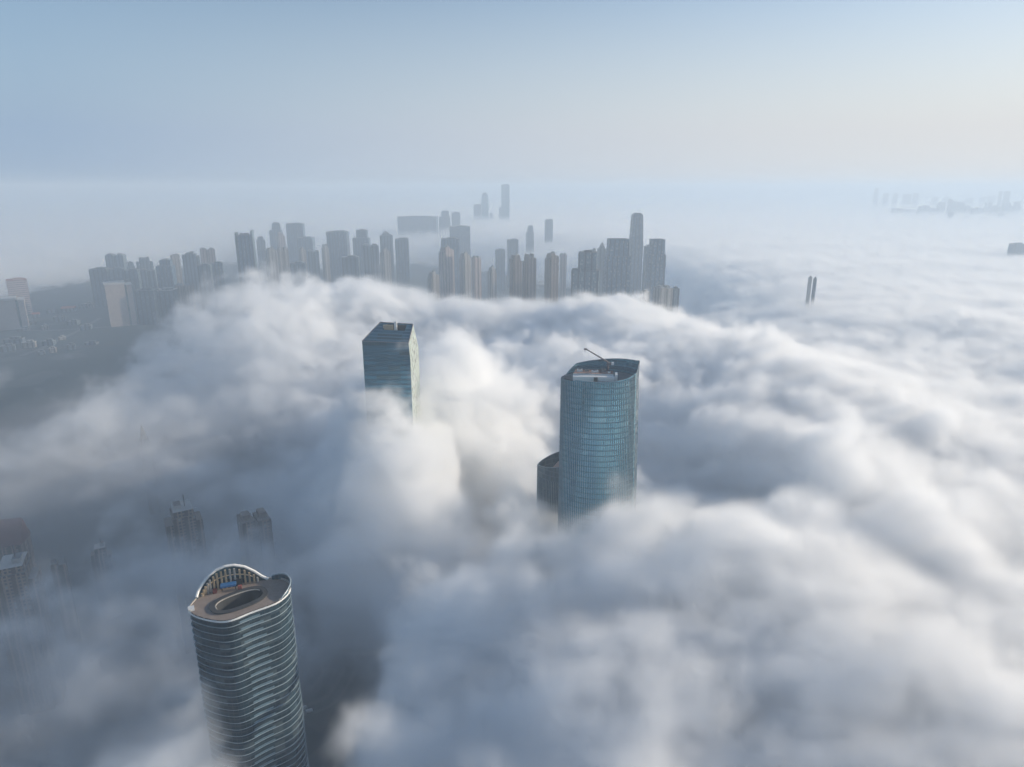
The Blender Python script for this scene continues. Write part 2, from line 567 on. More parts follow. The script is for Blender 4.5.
for (u0, v0, u1, v1) in ((0, 0, 1, .62), (0, .62, .25, 1), (.82, .62, 1, 1), (.25, .93, .82, 1)):
    q = [lid(u0, v0), lid(u1, v0), lid(u1, v1), lid(u0, v1)]
    mb.face(q, 0, [(p_[0], p_[1] * 1.1) for p_ in q])
hole = [lid(.25, .62), lid(.82, .62), lid(.82, .93), lid(.25, .93)]
for i in range(4):
    a, b = hole[i], hole[(i + 1) % 4]
    mb.face([b, a, (a[0], a[1], 305), (b[0], b[1], 305)], 1)
mb.face([(p_[0], p_[1], 305) for p_ in hole], 1)
mb.build('facade', ['navy_glass', 'roof_dark', 'lit_glass'], pris)
mb = MB()
for i in range(4):
    mb.tube([T[i], T[(i + 1) % 4]], 0.35)
mb.build('roof_edge', 'crane_grey', pris)
hx, hy = (hole[0][0] + hole[1][0]) / 2, (hole[0][1] + hole[2][1]) / 2
mb = MB()
mb.box(hx + 1, hy + 1, 305.05, 2.2, 2.6, 8.6)
mb.build('roof_mast', 'white_paint', pris)
mb = MB()
mb.box(hx - 5, hy, 305.05, 8, 3.2, 5.6)
mb.build('plant_room', 'ochre', pris)

# ------------------------------------------------------------------ near tower with white floor bands
ZR = 250.0
op = [(187.5, 610), (196, 599), (206, 592), (222, 587), (240, 583), (256, 580), (268, 579), (281, 578.5), (290, 582), (291.5, 590),
      (280, 601), (268, 606), (250, 612), (232, 620), (220, 621.5), (205, 619), (193, 615)]
out = [tuple(on_plane(x, y, ZR)[:2]) for x, y in op]
out = list(reversed(out))          # counter-clockwise seen from above
area = sum(a[0] * b[1] - b[0] * a[1] for a, b in zip(out, out[1:] + out[:1]))
if area < 0:
    out.reverse()
out = smooth(out, 2)
ccx, ccy = sum(q[0] for q in out) / len(out), sum(q[1] for q in out) / len(out)
near = thing('banded_skyscraper', 'near dark glass skyscraper with white floor bands and an arched open crown', 'skyscraper', (ccx, ccy, 0))
body_out = inset(out, 0.42)
mb = MB()
mb.prism(body_out, 0, ZR - 1.0, 0, None)
mb.build('facade', ['tower_glass'], near)
NFL = 73
perim = len(out)
lens_ = [0.0]
for a, b in zip(out, out[1:] + out[:1]):
    lens_.append(lens_[-1] + math.hypot(b[0] - a[0], b[1] - a[1]))


def out_at(s, off=0.0):
    s %= lens_[-1]
    i = max(k for k in range(len(lens_) - 1) if lens_[k] <= s)
    f = (s - lens_[i]) / (lens_[i + 1] - lens_[i])
    a, b = Vector(out[i]), Vector(out[(i + 1) % perim])
    d = (b - a).normalized()
    q = a.lerp(b, f)
    return (q.x - d.y * off, q.y + d.x * off)


def s_nearest(px, py, z=ZR):
    q = on_plane(px, py, z)
    best = min(range(400), key=lambda k: (Vector(out_at(k / 400 * lens_[-1])) - Vector((q.x, q.y))).length)
    return best / 400 * lens_[-1]


for k in range(1, NFL):
    z = ZR - 3.4 * k
    mb = MB()
    w = 0.25 * math.sin(k * 0.35)
    o2 = [out_at(i / 72 * lens_[-1], 0.05 + w * math.sin(i / 72 * 2 * math.pi * 3 + k * 0.2)) for i in range(72)]
    if k <= 3:      # open middle, where the roof well is
        mb.wall(o2 + [o2[0]], z - 0.24, z, 1.6)
    else:
        mb.prism(o2, z - 0.20, z, 0, 0, bottom=True)
    mb.build('floor_slab', 'slab_edge', near)
sA, sB = s_nearest(236, 618), s_nearest(268, 606)
if (sB - sA) % lens_[-1] > lens_[-1] / 2:
    sA, sB = sB, sA
span = (sB - sA) % lens_[-1]
for k in range(1, 45):
    z = ZR - 3.4 * k
    sh = 2.2 * math.sin(k * 0.16)
    a0, a1 = sA + 0.8 + sh, sA + span * (0.72 if k % 2 else 0.78) + sh
    path = [out_at(a0 + (a1 - a0) * i / 6, 0.25) for i in range(7)]
    mb = MB()
    mb.wall(path, z + 0.03, z + 0.95, 0.12)
    mb.build('balcony_rail', 'rail_glass', near)

# roof deck with the oval well
ov = []
oa, ob_ = on_plane(210.5, 611, ZR), on_plane(266.5, 590, ZR)
oc = (oa + ob_) / 2
ax = (ob_ - oa)
half_l = ax.length / 2
ax.normalize()
ay = Vector((-ax.y, ax.x, 0))
half_w = (on_plane(233, 593, ZR) - on_plane(243, 609, ZR)).length / 2


def oval(k, n=40, zz=0):
    pts = []
    for i in range(n):
        t = i / n * 2 * math.pi
        c_, s_ = math.cos(t), math.sin(t)
        c_, s_ = math.copysign(abs(c_) ** 0.8, c_), math.copysign(abs(s_) ** 0.8, s_)
        q = oc + ax * (c_ * (half_l - k)) + ay * (s_ * (half_w - k))
        pts.append((q.x, q.y))
    return pts


def ring_lid(mb, outer, inner, z, mat=0):
    """A flat lid between an outline and a hole in it, both star-shaped about the hole's centre."""
    c = oc
    angs = sorted(set([round(math.atan2(q[1] - c.y, q[0] - c.x), 5) for q in outer + inner]))

    def hit(poly, a):
        dx, dy = math.cos(a), math.sin(a)
        best = 0
        for p_, q_ in zip(poly, poly[1:] + poly[:1]):
            ex, ey = q_[0] - p_[0], q_[1] - p_[1]
            den = dx * ey - dy * ex
            if abs(den) < 1e-9:
                continue
            fx, fy = p_[0] - c.x, p_[1] - c.y
            t = (fx * ey - fy * ex) / den
            s = (fx * dy - fy * dx) / den
            if t > 0 and -1e-4 <= s <= 1 + 1e-4:
                best = max(best, t)
        return (c.x + dx * best, c.y + dy * best, z)
    for a, b in zip(angs, angs[1:] + [angs[0] + 2 * math.pi]):
        mb.face([hit(inner, a), hit(outer, a), hit(outer, b), hit(inner, b)], mat)


mb = MB()
ring_lid(mb, inset(out, 0.4), oval(0), ZR)
mb.build('roof_deck', 'roof_brown', near)
mb = MB()   # eaves band under the deck
mb.prism(out, ZR - 0.9, ZR - 0.02, 0, None)
mb.build('floor_slab', 'white_paint', near)
mb = MB()
o0, o1 = oval(0.0), oval(2.0)
ring_lid(mb, o0, o1, ZR + 0.55)
n = len(o0)
for i in range(n):
    j = (i + 1) % n
    mb.face([(*o0[i], ZR - .05), (*o0[j], ZR - .05), (*o0[j], ZR + .55), (*o0[i], ZR + .55)])
    mb.face([(*o1[j], ZR - 9), (*o1[i], ZR - 9), (*o1[i], ZR + .55), (*o1[j], ZR + .55)])
mb.face([(q[0], q[1], ZR - 9) for q in o1])
mb.build('roof_well', 'roof_dark', near)  # the well's deep shadow is also put into its dark colour
mb = MB()   # added pale tube standing in for the sunlit inner edge of the well
arc = oval(2.3, 60)
seq = [i % 60 for i in range(2, 32)]
mb.tube([(arc[i][0], arc[i][1], ZR + 0.2) for i in seq], 0.26, 0, 6)
mb.build('lit_edge_tube', 'concrete', near)
mb = MB()
for k in range(5):
    t = -0.7 + 0.3 * k
    q = oc + ax * (t * half_l * .7) + ay * (half_w * .15)
    mb.box(q.x, q.y, ZR - 8.95, 3.2, 2.4, 2.0 + (k % 2) * .8, math.atan2(ax.y, ax.x))
mb.build('cooling_unit', 'roof_dark', near)

# arched crown on the far side
base_px = [(196.5, 599.5), (199, 596), (204, 593), (210, 590.5), (218, 588), (227, 586), (236, 584), (246, 582), (255, 580.6), (262, 580), (268, 579.5)]
rim_px = [(196.5, 597.5), (199, 591), (203.5, 583.5), (209.5, 576.5), (217.5, 570), (226.5, 566.3), (236, 565), (246, 566.5), (255, 571), (262, 576), (268, 579)]
bpth = [on_plane(x, y, ZR) for x, y in base_px]
rimz = [at(x, y, b.y).z for (x, y), b in zip(rim_px, bpth)]
path = [(q.x, q.y) for q in bpth]
pth_in = path[::-1]
mb = MB()
mb.wall(path, ZR + 0.03, rimz, -0.35)
mb.build('crown_screen', 'dark_glass', near)
mb = MB()
mb.tube([(x, y, z) for (x, y), z in zip(path, rimz)], 0.62, 0, 8)
mb.build('crown_arch', 'white_paint', near)
inn = offset_path(path, -1.7)
if (Vector(inn[5]) - Vector((ccx, ccy))).length > (Vector(path[5]) - Vector((ccx, ccy))).length:
    inn = offset_path(path, 1.7)
for i in range(1, 10):
    for f in ((0.0, 0.5) if i < 9 else (0.0,)):
        x = inn[i][0] * (1 - f) + inn[i + 1][0] * f
        y = inn[i][1] * (1 - f) + inn[i + 1][1] * f
        zt_ = rimz[i] * (1 - f) + rimz[i + 1] * f - 0.9
        if zt_ < ZR + 1.2:
            continue
        mb = MB()
        mb.box(x, y, ZR + 0.03, 0.7, 0.7, zt_ - ZR, 0.3)
        mb.build('crown_rib', 'ochre' if (i + int(f * 2)) % 3 else 'concrete', near)
mb = MB()
hor = [(*inn[i], ZR + (rimz[i] - ZR) * .62) for i in range(2, 9)]
mb.tube(hor, 0.28, 0, 6)
mb.build('crown_beam', 'ochre', near)
bq = on_plane(229, 590, ZR)
mb = MB()
mb.box(bq.x, bq.y, ZR + 2.2, 6.4, 2.8, 0.9, 0.33)
for sx in (-2.6, 2.6):
    mb.box(bq.x + sx, bq.y + sx * .33, ZR + .03, .35, .35, 2.2, 0.33, 1)
mb.build('canopy', ['blue', 'black'], near)
for dx, m_ in ((-5.2, 'red'), (4.6, 'red')):
    mb = MB()
    mb.box(bq.x + dx, bq.y - 0.6 + dx * .3, ZR + .03, 1.6, 1.4, 1.7, .33)
    mb.build('vent_box', m_, near)
mb = MB()
mb.box(bq.x - 2, bq.y + 2.6, ZR + .03, 13, 2.2, 3.4, .30)
mb.build('plant_room', 'black', near)  # black box stands in for the dark opening under the arch
# raised glass parapet at the right end, with white coping
par = [(272, 579.2), (281, 578.7), (287, 580.2), (290.6, 583.5), (291.3, 588), (287.5, 594.5), (281, 600)]
pp = smooth([tuple(on_plane(x, y, ZR)[:2]) for x, y in par], 2, False)
hz = [ZR + 3.0 * math.sin(math.pi * min(1, .12 + i / (len(pp) - 1) * .9)) ** .7 for i in range(len(pp))]
mb = MB()
mb.wall(pp, ZR + .03, hz, -0.3, 0)
mb.build('parapet', 'dark_glass', near)
mb = MB()
mb.tube([(x, y, z) for (x, y), z in zip(pp, hz)], 0.33, 0, 6)
mb.build('parapet_coping', 'slab_edge', near)
lt = out_at(s_nearest(188, 610))
mb = MB()
mb.box(lt[0] + .9, lt[1], ZR - .9, 2.4, 2.4, 2.1, .5)
mb.build('corner_block', 'white_paint', near)  # white box at the left tip of the roof
sf = [out_at(s_nearest(190, 612) + (s_nearest(280, 601) - s_nearest(190, 612)) * i / 40, .2) for i in range(41)]
if len(sf) > 2:
    mb = MB()
    mb.wall(sf, ZR + .02, ZR + .75, .25)
    mb.build('front_parapet', 'concrete', near)


# ------------------------------------------------------------------ the far city
crng = random.Random(11)


def building(name, label, xl, xr, yt, Y, style='slab', mat='grey_flats', yaw=0.0, depth=None, group=None, roof='roof_grey', cat='tower block', top=None):
    a, b = at(xl, yt, Y), at(xr, yt, Y)
    W = b.x - a.x
    z = a.z if top is None else top
    cxx = (a.x + b.x) / 2
    D = depth or W * 0.8
    # a turned box shows W = w cos + d sin; keep the outline as wide as the photo's
    w = W / (math.cos(abs(yaw)) + (D / W) * math.sin(abs(yaw)))
    d = w * D / W
    cyy = Y + d / 2
    t = thing(name, label, cat, (cxx, cyy, 0), group)
    rt = rect(w, d, cxx, cyy, yaw)
    mb = MB()

    def plan(fw, fd, ox=0.0, oy=0.0):
        c_, s_ = math.cos(yaw), math.sin(yaw)
        return rect(w * fw, d * fd, cxx + (ox * w) * c_ - (oy * d) * s_, cyy + (ox * w) * s_ + (oy * d) * c_, yaw)

    def part(nm, pts, z0, z1, mt, cap=None, topo=None):
        q = MB()
        q.prism(pts, z0, z1, 0, 1, top=topo)
        return q.build(nm, [mt, cap or roof], t)
    if style == 'slab':
        part('walls', rt, 0, z - 5, mat)
        part('penthouse', plan(.5, .5, .08, .05), z - 4.98, z, mat)
        q = MB()
        q.wall(rt + [rt[0]], z - 4.97, z - 3.7, 0.5)
        q.build('parapet', roof, t)
    elif style == 'crown':      # flats: cross plan with lower wings and a stepped or framed crown
        kind = crng.randrange(3)
        wl, wr = crng.uniform(10, 22), crng.uniform(10, 22)
        part('walls', plan(.62, 1), 0, z - 9, mat)
        part('wing', plan(.185, .74, -.41), 0, z - wl, mat)
        part('wing', plan(.185, .74, .41), 0, z - wr, mat)
        if kind == 0:
            part('crown', plan(.44, .7, -.05), z - 8.98, z - 4, mat)
            part('penthouse', plan(.22, .36, .08), z - 3.98, z, roof)
        elif kind == 1:
            for o_ in (-.22, .22):
                part('crown', plan(.14, .8, o_), z - 8.98, z - crng.uniform(0, 3), mat, 'roof_pale')
            part('penthouse', plan(.26, .5), z - 8.98, z - 5, roof)
        else:
            part('crown', plan(.56, .9), z - 8.98, z - 3.5, mat, 'roof_pale')
            part('penthouse', plan(.2, .4, crng.choice((-.12, .12))), z - 3.48, z, 'roof_pale')
        if crng.random() < .4:
            q = MB()
            q.tube([(cxx + w * .1, cyy, z - 9), (cxx + w * .1, cyy, z + crng.uniform(5, 11))], .5, 0, 6)
            q.build('mast', 'crane_grey', t)
    elif style == 'twin':       # two slabs joined by a recess
        part('wing', plan(.44, 1, -.28), 0, z - 4, mat)
        part('wing', plan(.44, 1, .28), 0, z - 6, mat)
        part('core', plan(.115, .8), 0, z - 9, mat)
        part('penthouse', plan(.26, .5, -.28), z - 3.98, z, roof)
        part('penthouse', plan(.26, .5, .28), z - 5.98, z - 1, roof)
    elif style == 'setback':
        h = z * 0.14
        part('walls', rt, 0, z - h, mat)
        part('upper_block', plan(.66, .7, .06, .02), z - h + .02, z - 1, mat)
        part('penthouse', plan(.3, .3, .06, .02), z - .98, z + 3, roof)
    elif style == 'glass':      # tapering curtain wall with a framed top
        ch = 0.14
        def oct_(f):
            pts = []
            for sx, sy, first in ((-1, -1, 0), (1, -1, 1), (1, 1, 0), (-1, 1, 1)):
                e = [(sx * (.5 - ch), sy * .5), (sx * .5, sy * (.5 - ch))]
                if first == 0:
                    e = e[::-1]
                pts += e
            c_, s_ = math.cos(yaw), math.sin(yaw)
            return [(cxx + x * w * f * c_ - y * d * f * s_, cyy + x * w * f * s_ + y * d * f * c_) for x, y in pts]
        part('walls', oct_(1.0), 0, z * .82, mat, topo=oct_(.97))
        part('upper_block', oct_(.965), z * .82 + .02, z - 6, mat, topo=oct_(.86))
        q = MB()
        rg = oct_(.86)
        q.wall(rg + [rg[0]], z - 5.97, z, 0.8)
        q.build('roof_screen', mat, t)
        part('penthouse', plan(.4, .4), z - 5.96, z - 2, roof)
    elif style == 'shoulder':   # glass slab with a narrower top set on shoulders
        part('walls', rt, 0, z * .86, mat)
        part('upper_block', plan(.86, .86, 0), z * .86 + .02, z - 9, mat, topo=plan(.82, .82))
        q = MB()
        rg = plan(.82, .82)
        q.wall(rg + [rg[0]], z - 8.97, z, 0.8)
        q.build('roof_screen', mat, t)
        part('penthouse', plan(.5, .5), z - 8.96, z - 4, roof)
    elif style == 'frame':      # open portal top: two piers and a beam
        part('walls', plan(.82, 1), 0, z - 10, mat)
        part('pier', plan(.085, 1.02, -.455), 0, z - 1, 'dark_glass')
        part('pier', plan(.085, 1.02, .455), 0, z + 5, 'dark_glass')
        part('penthouse', plan(.5, .5), z - 9.98, z - 5, roof)
    elif style == 'hotel':      # cream block with overhanging cornice and a dark slot near the right
        part('walls', plan(.72, 1, -.14), 0, z - 5, mat)
        part('slot', plan(.075, .9, .26), 0, z - 8, 'dark_glass')
        part('wing', plan(.2, .98, .40), 0, z - 9, mat)
        part('cornice', plan(.80, 1.08, -.14), z - 4.98, z, 'roof_pale', roof)
        part('cornice', plan(.23, 1.05, .40), z - 8.98, z - 6, 'roof_pale', roof)
    elif style == 'round':      # cylinder with a dome cap
        N = 20
        def circ(f):
            return [(cxx + math.cos(i / N * 2 * math.pi) * w / 2 * f, cyy + math.sin(i / N * 2 * math.pi) * w / 2 * f) for i in range(N)]
        part('walls', circ(1), 0, z * .86, mat)
        part('upper_block', circ(.84), z * .86 + .02, z * .95, mat)
        part('dome', circ(.83), z * .95 + .02, z, mat, topo=circ(.35))
    elif style == 'curve':      # rounded peak, sides leaning in
        part('walls', rt, 0, z * .72, mat)
        part('upper_block', plan(.99, .99), z * .72 + .02, z - 7, mat, topo=plan(.80, .8))
        part('crown', plan(.79, .79), z - 6.98, z, mat, topo=plan(.42, .5))
    elif style == 'spire':
        part('walls', rt, 0, z - 14, mat)
        part('upper_block', plan(.66, .66), z - 13.98, z - 6, mat, topo=plan(.5, .5))
        part('pinnacle', plan(.5, .5), z - 5.98, z + 5, roof, topo=plan(.06, .06))
    elif style == 'gable':      # low house with a pitched roof
        q = MB()
        q.prism(rt, 0, z * .7, 0, 0)
        q.build('walls', [mat], t)
        q = MB()
        r0 = plan(1.06, 1.08)
        m0 = tuple((r0[0][k] + r0[3][k]) / 2 for k in (0, 1))
        m1 = tuple((r0[1][k] + r0[2][k]) / 2 for k in (0, 1))
        zz = z * .7 + .02
        q.face([(*r0[0], zz), (*r0[1], zz), (*m1, z), (*m0, z)])
        q.face([(*r0[2], zz), (*r0[3], zz), (*m0, z), (*m1, z)])
        q.face([(*r0[1], zz), (*r0[2], zz), (*m1, z)])
        q.face([(*r0[3], zz), (*r0[0], zz), (*m0, z)])
        q.build('roof', [roof], t)
    return t


yw = R(28)
B = building
# far left
B('banded_hotel', 'pinkish tower with red top bands at the left edge, behind the cream twin slab', 0, 22, 279, 2320, 'slab', 'banded_hotel', R(36), group=None, roof='roof_red', cat='hotel')
B('twin_slab_hotel', 'pale cream twin slab beside a dark slot, cut off by the left edge', -16, 17, 299, 2060, 'hotel', 'cream_hotel', R(34), roof='roof_pale', cat='hotel')
B('cream_hotel', 'pale cream hotel block with an overhanging cornice rising out of the fog', 97, 127, 283, 2120, 'hotel', 'cream_hotel', R(32), roof='roof_pale', cat='hotel')
B('office_tower', 'broad blue-grey tower directly left of and behind the cream hotel block', 87, 105, 268, 2500, 'slab', 'grey_office', R(8))
B('office_tower', 'blue-grey tower with a bright-edged roof directly behind the cream hotel block', 104, 122, 268, 2480, 'slab', 'grey_office', yw)
B('apartment_tower', 'tallest tower behind the cream hotel block, with a two-humped top', 102, 121, 254, 2850, 'twin', 'grey_flats', R(15))
B('apartment_tower', 'short stepped tower peeking between the hotel block and its right neighbours', 123, 133, 262, 2900, 'setback', 'grey_flats', yw)
B('apartment_tower', 'tower with a flat dark cap to the right of the two-humped one', 131, 150, 257, 2750, 'crown', 'grey_flats', yw)
B('office_tower', 'pair-fronted grey block below the flat dark capped tower', 122, 136, 269, 2450, 'slab', 'grey_office', R(14))
B('office_tower', 'grey block with a bright roof corner, just left of the long dark slab', 137, 153, 269, 2420, 'twin', 'grey_flats', R(22))
B('office_tower', 'blunt blue tower in the gap before the narrow pale fin', 153, 170, 260, 2600, 'setback', 'blue_glass', R(10))
B('office_tower', 'low wide dark slab in front of the blunt blue tower', 133, 152, 289, 2150, 'slab', 'grey_office', R(5))
B('office_tower', 'low wide slab with a pale roof line, right of the dark one', 152, 172, 289, 2180, 'slab', 'grey_office', R(9), roof='roof_pale')
B('apartment_tower', 'narrow pale fin-like tower left of the striped pair', 168, 178, 254, 2650, 'slab', 'beige_flats', R(35))
B('apartment_tower', 'striped dark blue tower, left one of the close pair before the portal tower', 178, 197, 252, 2550, 'crown', 'grey_flats', R(20))
B('apartment_tower', 'tower with a pale framed top, right one of the close pair before the portal tower', 196, 213, 248, 2600, 'twin', 'pink_flats', R(24))
B('apartment_tower', 'lower front tower with balcony stripes, nearest the fog left of the portal tower', 195, 209, 264, 2300, 'slab', 'grey_office', R(14))
B('apartment_tower', 'plain lower tower next to the balcony striped one, left of the portal tower', 208, 221, 262, 2350, 'slab', 'blue_glass', R(18))
B('apartment_block', 'small brownish block low in the haze under the striped pair', 172, 190, 284, 2280, 'twin', 'brown_flats', R(15))
B('portal_tower', 'tall dark tower with two upright piers framing an open portal top', 232, 251, 232, 2250, 'frame', 'blue_glass', R(12), cat='office tower')
# faded row right of the portal tower
B('apartment_tower', 'thin striped tower standing next to the portal tower', 262, 276, 247, 2500, 'crown', 'beige_flats', R(30))
B('apartment_tower', 'second thin striped tower, one along from the portal tower', 275, 287, 247, 2550, 'twin', 'beige_flats', R(30))
B('apartment_tower', 'faded tower with a jagged stepped top behind the thin striped ones', 267, 280, 223, 3500, 'setback', 'blue_glass', R(10))
B('apartment_tower', 'faded square topped tower right of the jagged stepped one', 284, 302, 223, 3550, 'slab', 'blue_glass', R(8))
B('apartment_tower', 'pale slim faded tower just behind the portal tower', 254, 264, 236, 3200, 'crown', 'grey_flats', R(20))
B('apartment_tower', 'pinkish faded tower directly below the square topped one', 274, 284, 232, 3100, 'crown', 'pink_flats', R(30))
B('apartment_tower', 'wide flat roofed faded block past the square topped tower', 296, 312, 237, 3300, 'slab', 'blue_glass', R(5))
B('apartment_tower', 'dark low tower in front of the wide flat roofed faded block', 288, 304, 262, 2450, 'slab', 'grey_office', R(10))
B('apartment_tower', 'beige lit tower between two dark low ones in the faded row', 297, 305, 247, 2750, 'crown', 'beige_flats', R(34))
B('apartment_tower', 'bluish tower close to the fog right of the beige lit one', 306, 318, 250, 2700, 'twin', 'grey_flats', R(14))
B('apartment_tower', 'beige tower beside the big dark flat topped block', 320, 328, 244, 2800, 'crown', 'beige_flats', R(34))
B('office_tower', 'big dark flat topped block in the haze, left one of two', 325, 346, 231, 3000, 'slab', 'blue_glass', R(4))
B('office_tower', 'big dark flat topped block in the haze, right one of two', 351, 368, 230, 3050, 'setback', 'blue_glass', R(4))
B('apartment_tower', 'tower with a pointed cluster top right of the two big dark blocks', 378, 392, 232, 2900, 'spire', 'grey_flats', R(20))
B('office_tower', 'square dark block ending the row before the open haze', 394, 408, 238, 2800, 'slab', 'blue_glass', R(5))
B('apartment_block', 'low dark block with lit windows sinking in fog below the pointed tower', 360, 378, 244, 2500, 'twin', 'grey_flats', R(18))
B('apartment_block', 'low pale block with bright corners sinking in fog', 378, 390, 248, 2450, 'crown', 'beige_flats', R(30))
B('apartment_block', 'dim low block hidden in mist left of the low lit one', 340, 358, 256, 2350, 'slab', 'grey_office', R(8))
# long low roofline far behind
B('long_slab', 'long low dark roofline floating over far fog', 397, 437, 216, 4600, 'slab', 'blue_glass', R(-6), depth=60, cat='long building')
B('office_tower', 'boxy faded tower at the right end of the long low roofline', 438, 450, 211, 4700, 'setback', 'blue_glass', R(4))
B('office_tower', 'narrower boxy faded tower last beyond the long low roofline', 451, 460, 212, 4750, 'slab', 'blue_glass', R(4))
B('office_tower', 'pale wide slab in haze below the long low roofline', 448, 470, 226, 3600, 'slab', 'blue_glass', R(6))
# beige lit flats
B('office_tower', 'tall dark slab standing behind the beige lit flats', 440, 459, 238, 2700, 'slab', 'blue_glass', R(4))
B('apartment_tower', 'beige lit flats with a crowned top in front of the tall dark slab', 437, 454, 246, 2150, 'crown', 'pink_flats', R(38))
B('apartment_tower', 'small dark tower with lit corner crown low in fog beside the beige flats', 426, 439, 271, 1780, 'crown', 'beige_flats', R(36))
B('apartment_tower', 'spiky beige flats beside the tall dark slab, first of the pair', 458, 471, 252, 2150, 'crown', 'beige_flats', R(36))
B('apartment_tower', 'spiky beige flats right of the tall dark slab, second of the pair', 471, 481, 256, 2200, 'twin', 'pink_flats', R(36))
B('apartment_tower', 'little lit tower between the spiky beige flats and the dark twin crowned pair', 487, 497, 266, 2000, 'crown', 'beige_flats', R(34))
# far supertalls
B('supertall_tower', 'tallest far slab tower reaching the horizon', 501, 509.5, 184, 5500, 'slab', 'navy_glass', R(6), cat='supertall tower', depth=60)
B('supertall_tower', 'far round topped tower left of the tallest far slab', 481, 488.5, 192.5, 5600, 'round', 'navy_glass', 0, cat='supertall tower')
B('office_tower', 'far flat roofed tower touching the round topped one on its left', 473.5, 481, 204, 5700, 'slab', 'blue_glass', R(5))
B('office_tower', 'far stump low in the fog between the round topped tower and the tallest slab', 489, 493, 213, 5650, 'setback', 'blue_glass', R(5))
B('office_tower', 'far shorter slab leaning against the tallest far slab', 499, 501.5, 207, 5600, 'slab', 'blue_glass', R(2))
B('office_tower', 'faint grey tower alone on the fog, right of the tallest far slab', 545, 553, 219, 3900, 'slab', 'blue_glass', R(8))
B('office_tower', 'faint low wide block left of the lone grey tower on the fog', 526, 534, 226, 3700, 'setback', 'blue_glass', R(5))
# dark twins and the cluster
B('office_tower', 'plain hazy square block behind the twin crowned towers', 507, 518.5, 239, 3000, 'slab', 'blue_glass', R(4))
B('office_tower', 'low hazy block left of the plain square one', 495, 505, 249, 2900, 'slab', 'blue_glass', R(4))
B('apartment_tower', 'dark twin crowned tower with lit stripes, left one', 509, 522.5, 254, 1750, 'crown', 'brown_flats', R(24))
B('apartment_tower', 'dark twin crowned tower with lit stripes, right one', 522, 537, 254, 1780, 'crown', 'brown_flats', R(20))
B('apartment_tower', 'dark narrow tower with sunlit right side alone behind the fog crest', 544.5, 560, 252, 1800, 'crown', 'brown_flats', R(26))
B('apartment_tower', 'pale ghostly tower just right of the narrow sunlit one', 560, 567, 253, 2500, 'twin', 'pink_flats', R(20))
B('office_tower', 'dark grey stepped office block wrapped in fog at the front of the cluster', 572, 603, 252.5, 1520, 'setback', 'grey_office', R(-9), roof='roof_dark', cat='office building')
B('office_tower', 'round capped pale tower peeking over the dark stepped block', 591, 598, 248, 2100, 'round', 'grey_flats', 0)
B('office_tower', 'pale pointed tower behind the dark stepped block', 598, 607, 244, 2050, 'spire', 'grey_flats', R(20))
B('glass_office_tower', 'wide blue glass tower with narrower shouldered top', 607, 632, 239.5, 1720, 'shoulder', 'blue_glass', R(3), cat='office tower', depth=50)
B('glass_office_tower', 'tallest blue tower of the cluster, with a rounded peak', 631.5, 645, 213, 2250, 'curve', 'blue_glass', R(8), cat='office tower')
B('glass_office_tower', 'blue tower with a square cap at the right end of the cluster', 650, 667.5, 239.5, 1850, 'shoulder', 'blue_glass', R(10), cat='office tower')
B('office_tower', 'faded slab filling the gap behind the square capped blue tower', 645, 653, 245, 2150, 'slab', 'blue_glass', R(4))
B('apartment_block', 'pale low flats poking from the fog below the square capped tower', 655, 674, 286, 1560, 'twin', 'beige_flats', R(26))
B('apartment_block', 'grey low block poking from the fog right of the pale low flats', 672, 680, 287, 1600, 'slab', 'grey_flats', R(10))
B('apartment_block', 'small bright roof breaking the fog left of the pale low flats', 641, 650, 290, 1540, 'slab', 'beige_flats', R(30), roof='roof_pale')
# right side
B('slim_tower', 'slim tower alone on the bright fog, left one of a tight pair', 810.2, 812.6, 276, 1590, 'slab', 'concrete', 0, cat='slim tower', depth=9)
B('slim_tower', 'slim tower alone on the bright fog, right one of a tight pair', 815.0, 817.2, 277, 1610, 'slab', 'blue_glass', 0, cat='slim tower', depth=8)
B('office_tower', 'pale blue slab cut off by the right edge above the bright fog', 1015, 1027, 243, 2750, 'slab', 'blue_glass', R(6))
gR = 'pale far blocks in the haze at the right'
LBL = 'pale blue-grey block in the far hazy row above the bright fog'
rr = random.Random(5)
rowR, xx = [], 892.0
while xx < 1021:
    ww = rr.uniform(3.0, 8.5)
    rowR.append((xx, xx + ww, 205.5 + rr.uniform(-4.5, 5.0) - (2.0 if 940 < xx < 1000 else 0)))
    xx += ww + rr.choice((-1.0, 0.4, 1.0, 3.0))
for i, (a, b, y) in enumerate(rowR):
    B('apartment_block', LBL, a, b, y, 6600 + 160 * (i % 4), ('slab', 'twin', 'setback', 'crown')[rr.randrange(4)], 'blue_glass', R(6), group=gR)
for i, (a, b, y) in enumerate([(950, 954, 212), (964, 970, 216), (982, 988, 217), (1000, 1006, 213)]):
    B('apartment_block', 'slightly darker block standing before the far hazy row on the right', a, b, y, 5800 + 90 * i, ('slab', 'crown')[i % 2], 'blue_glass', R(6), group='darker far blocks before the hazy row')
B('slender_tower', 'faint slender tower rising over the far hazy row, left one of two', 1000.5, 1003, 191, 7600, 'slab', 'blue_glass', 0, cat='tower')
B('slender_tower', 'faint slender tower rising over the far hazy row, right one of two', 1006.5, 1011, 191, 7600, 'slab', 'blue_glass', 0, cat='tower')
for i, (a, b, y) in enumerate([(876, 879, 188), (885, 889, 193), (895, 898, 193), (906, 912, 194), (915, 919, 193), (934, 938, 197), (946, 951, 197), (968, 974, 198), (982, 986, 197), (990, 996, 196)]):
    B('horizon_block', 'ghostly pale block on the horizon beyond the far hazy row', a, b, y, 9000 + 80 * i, 'slab', 'blue_glass', 0, group='ghostly blocks on the horizon', cat='tower')
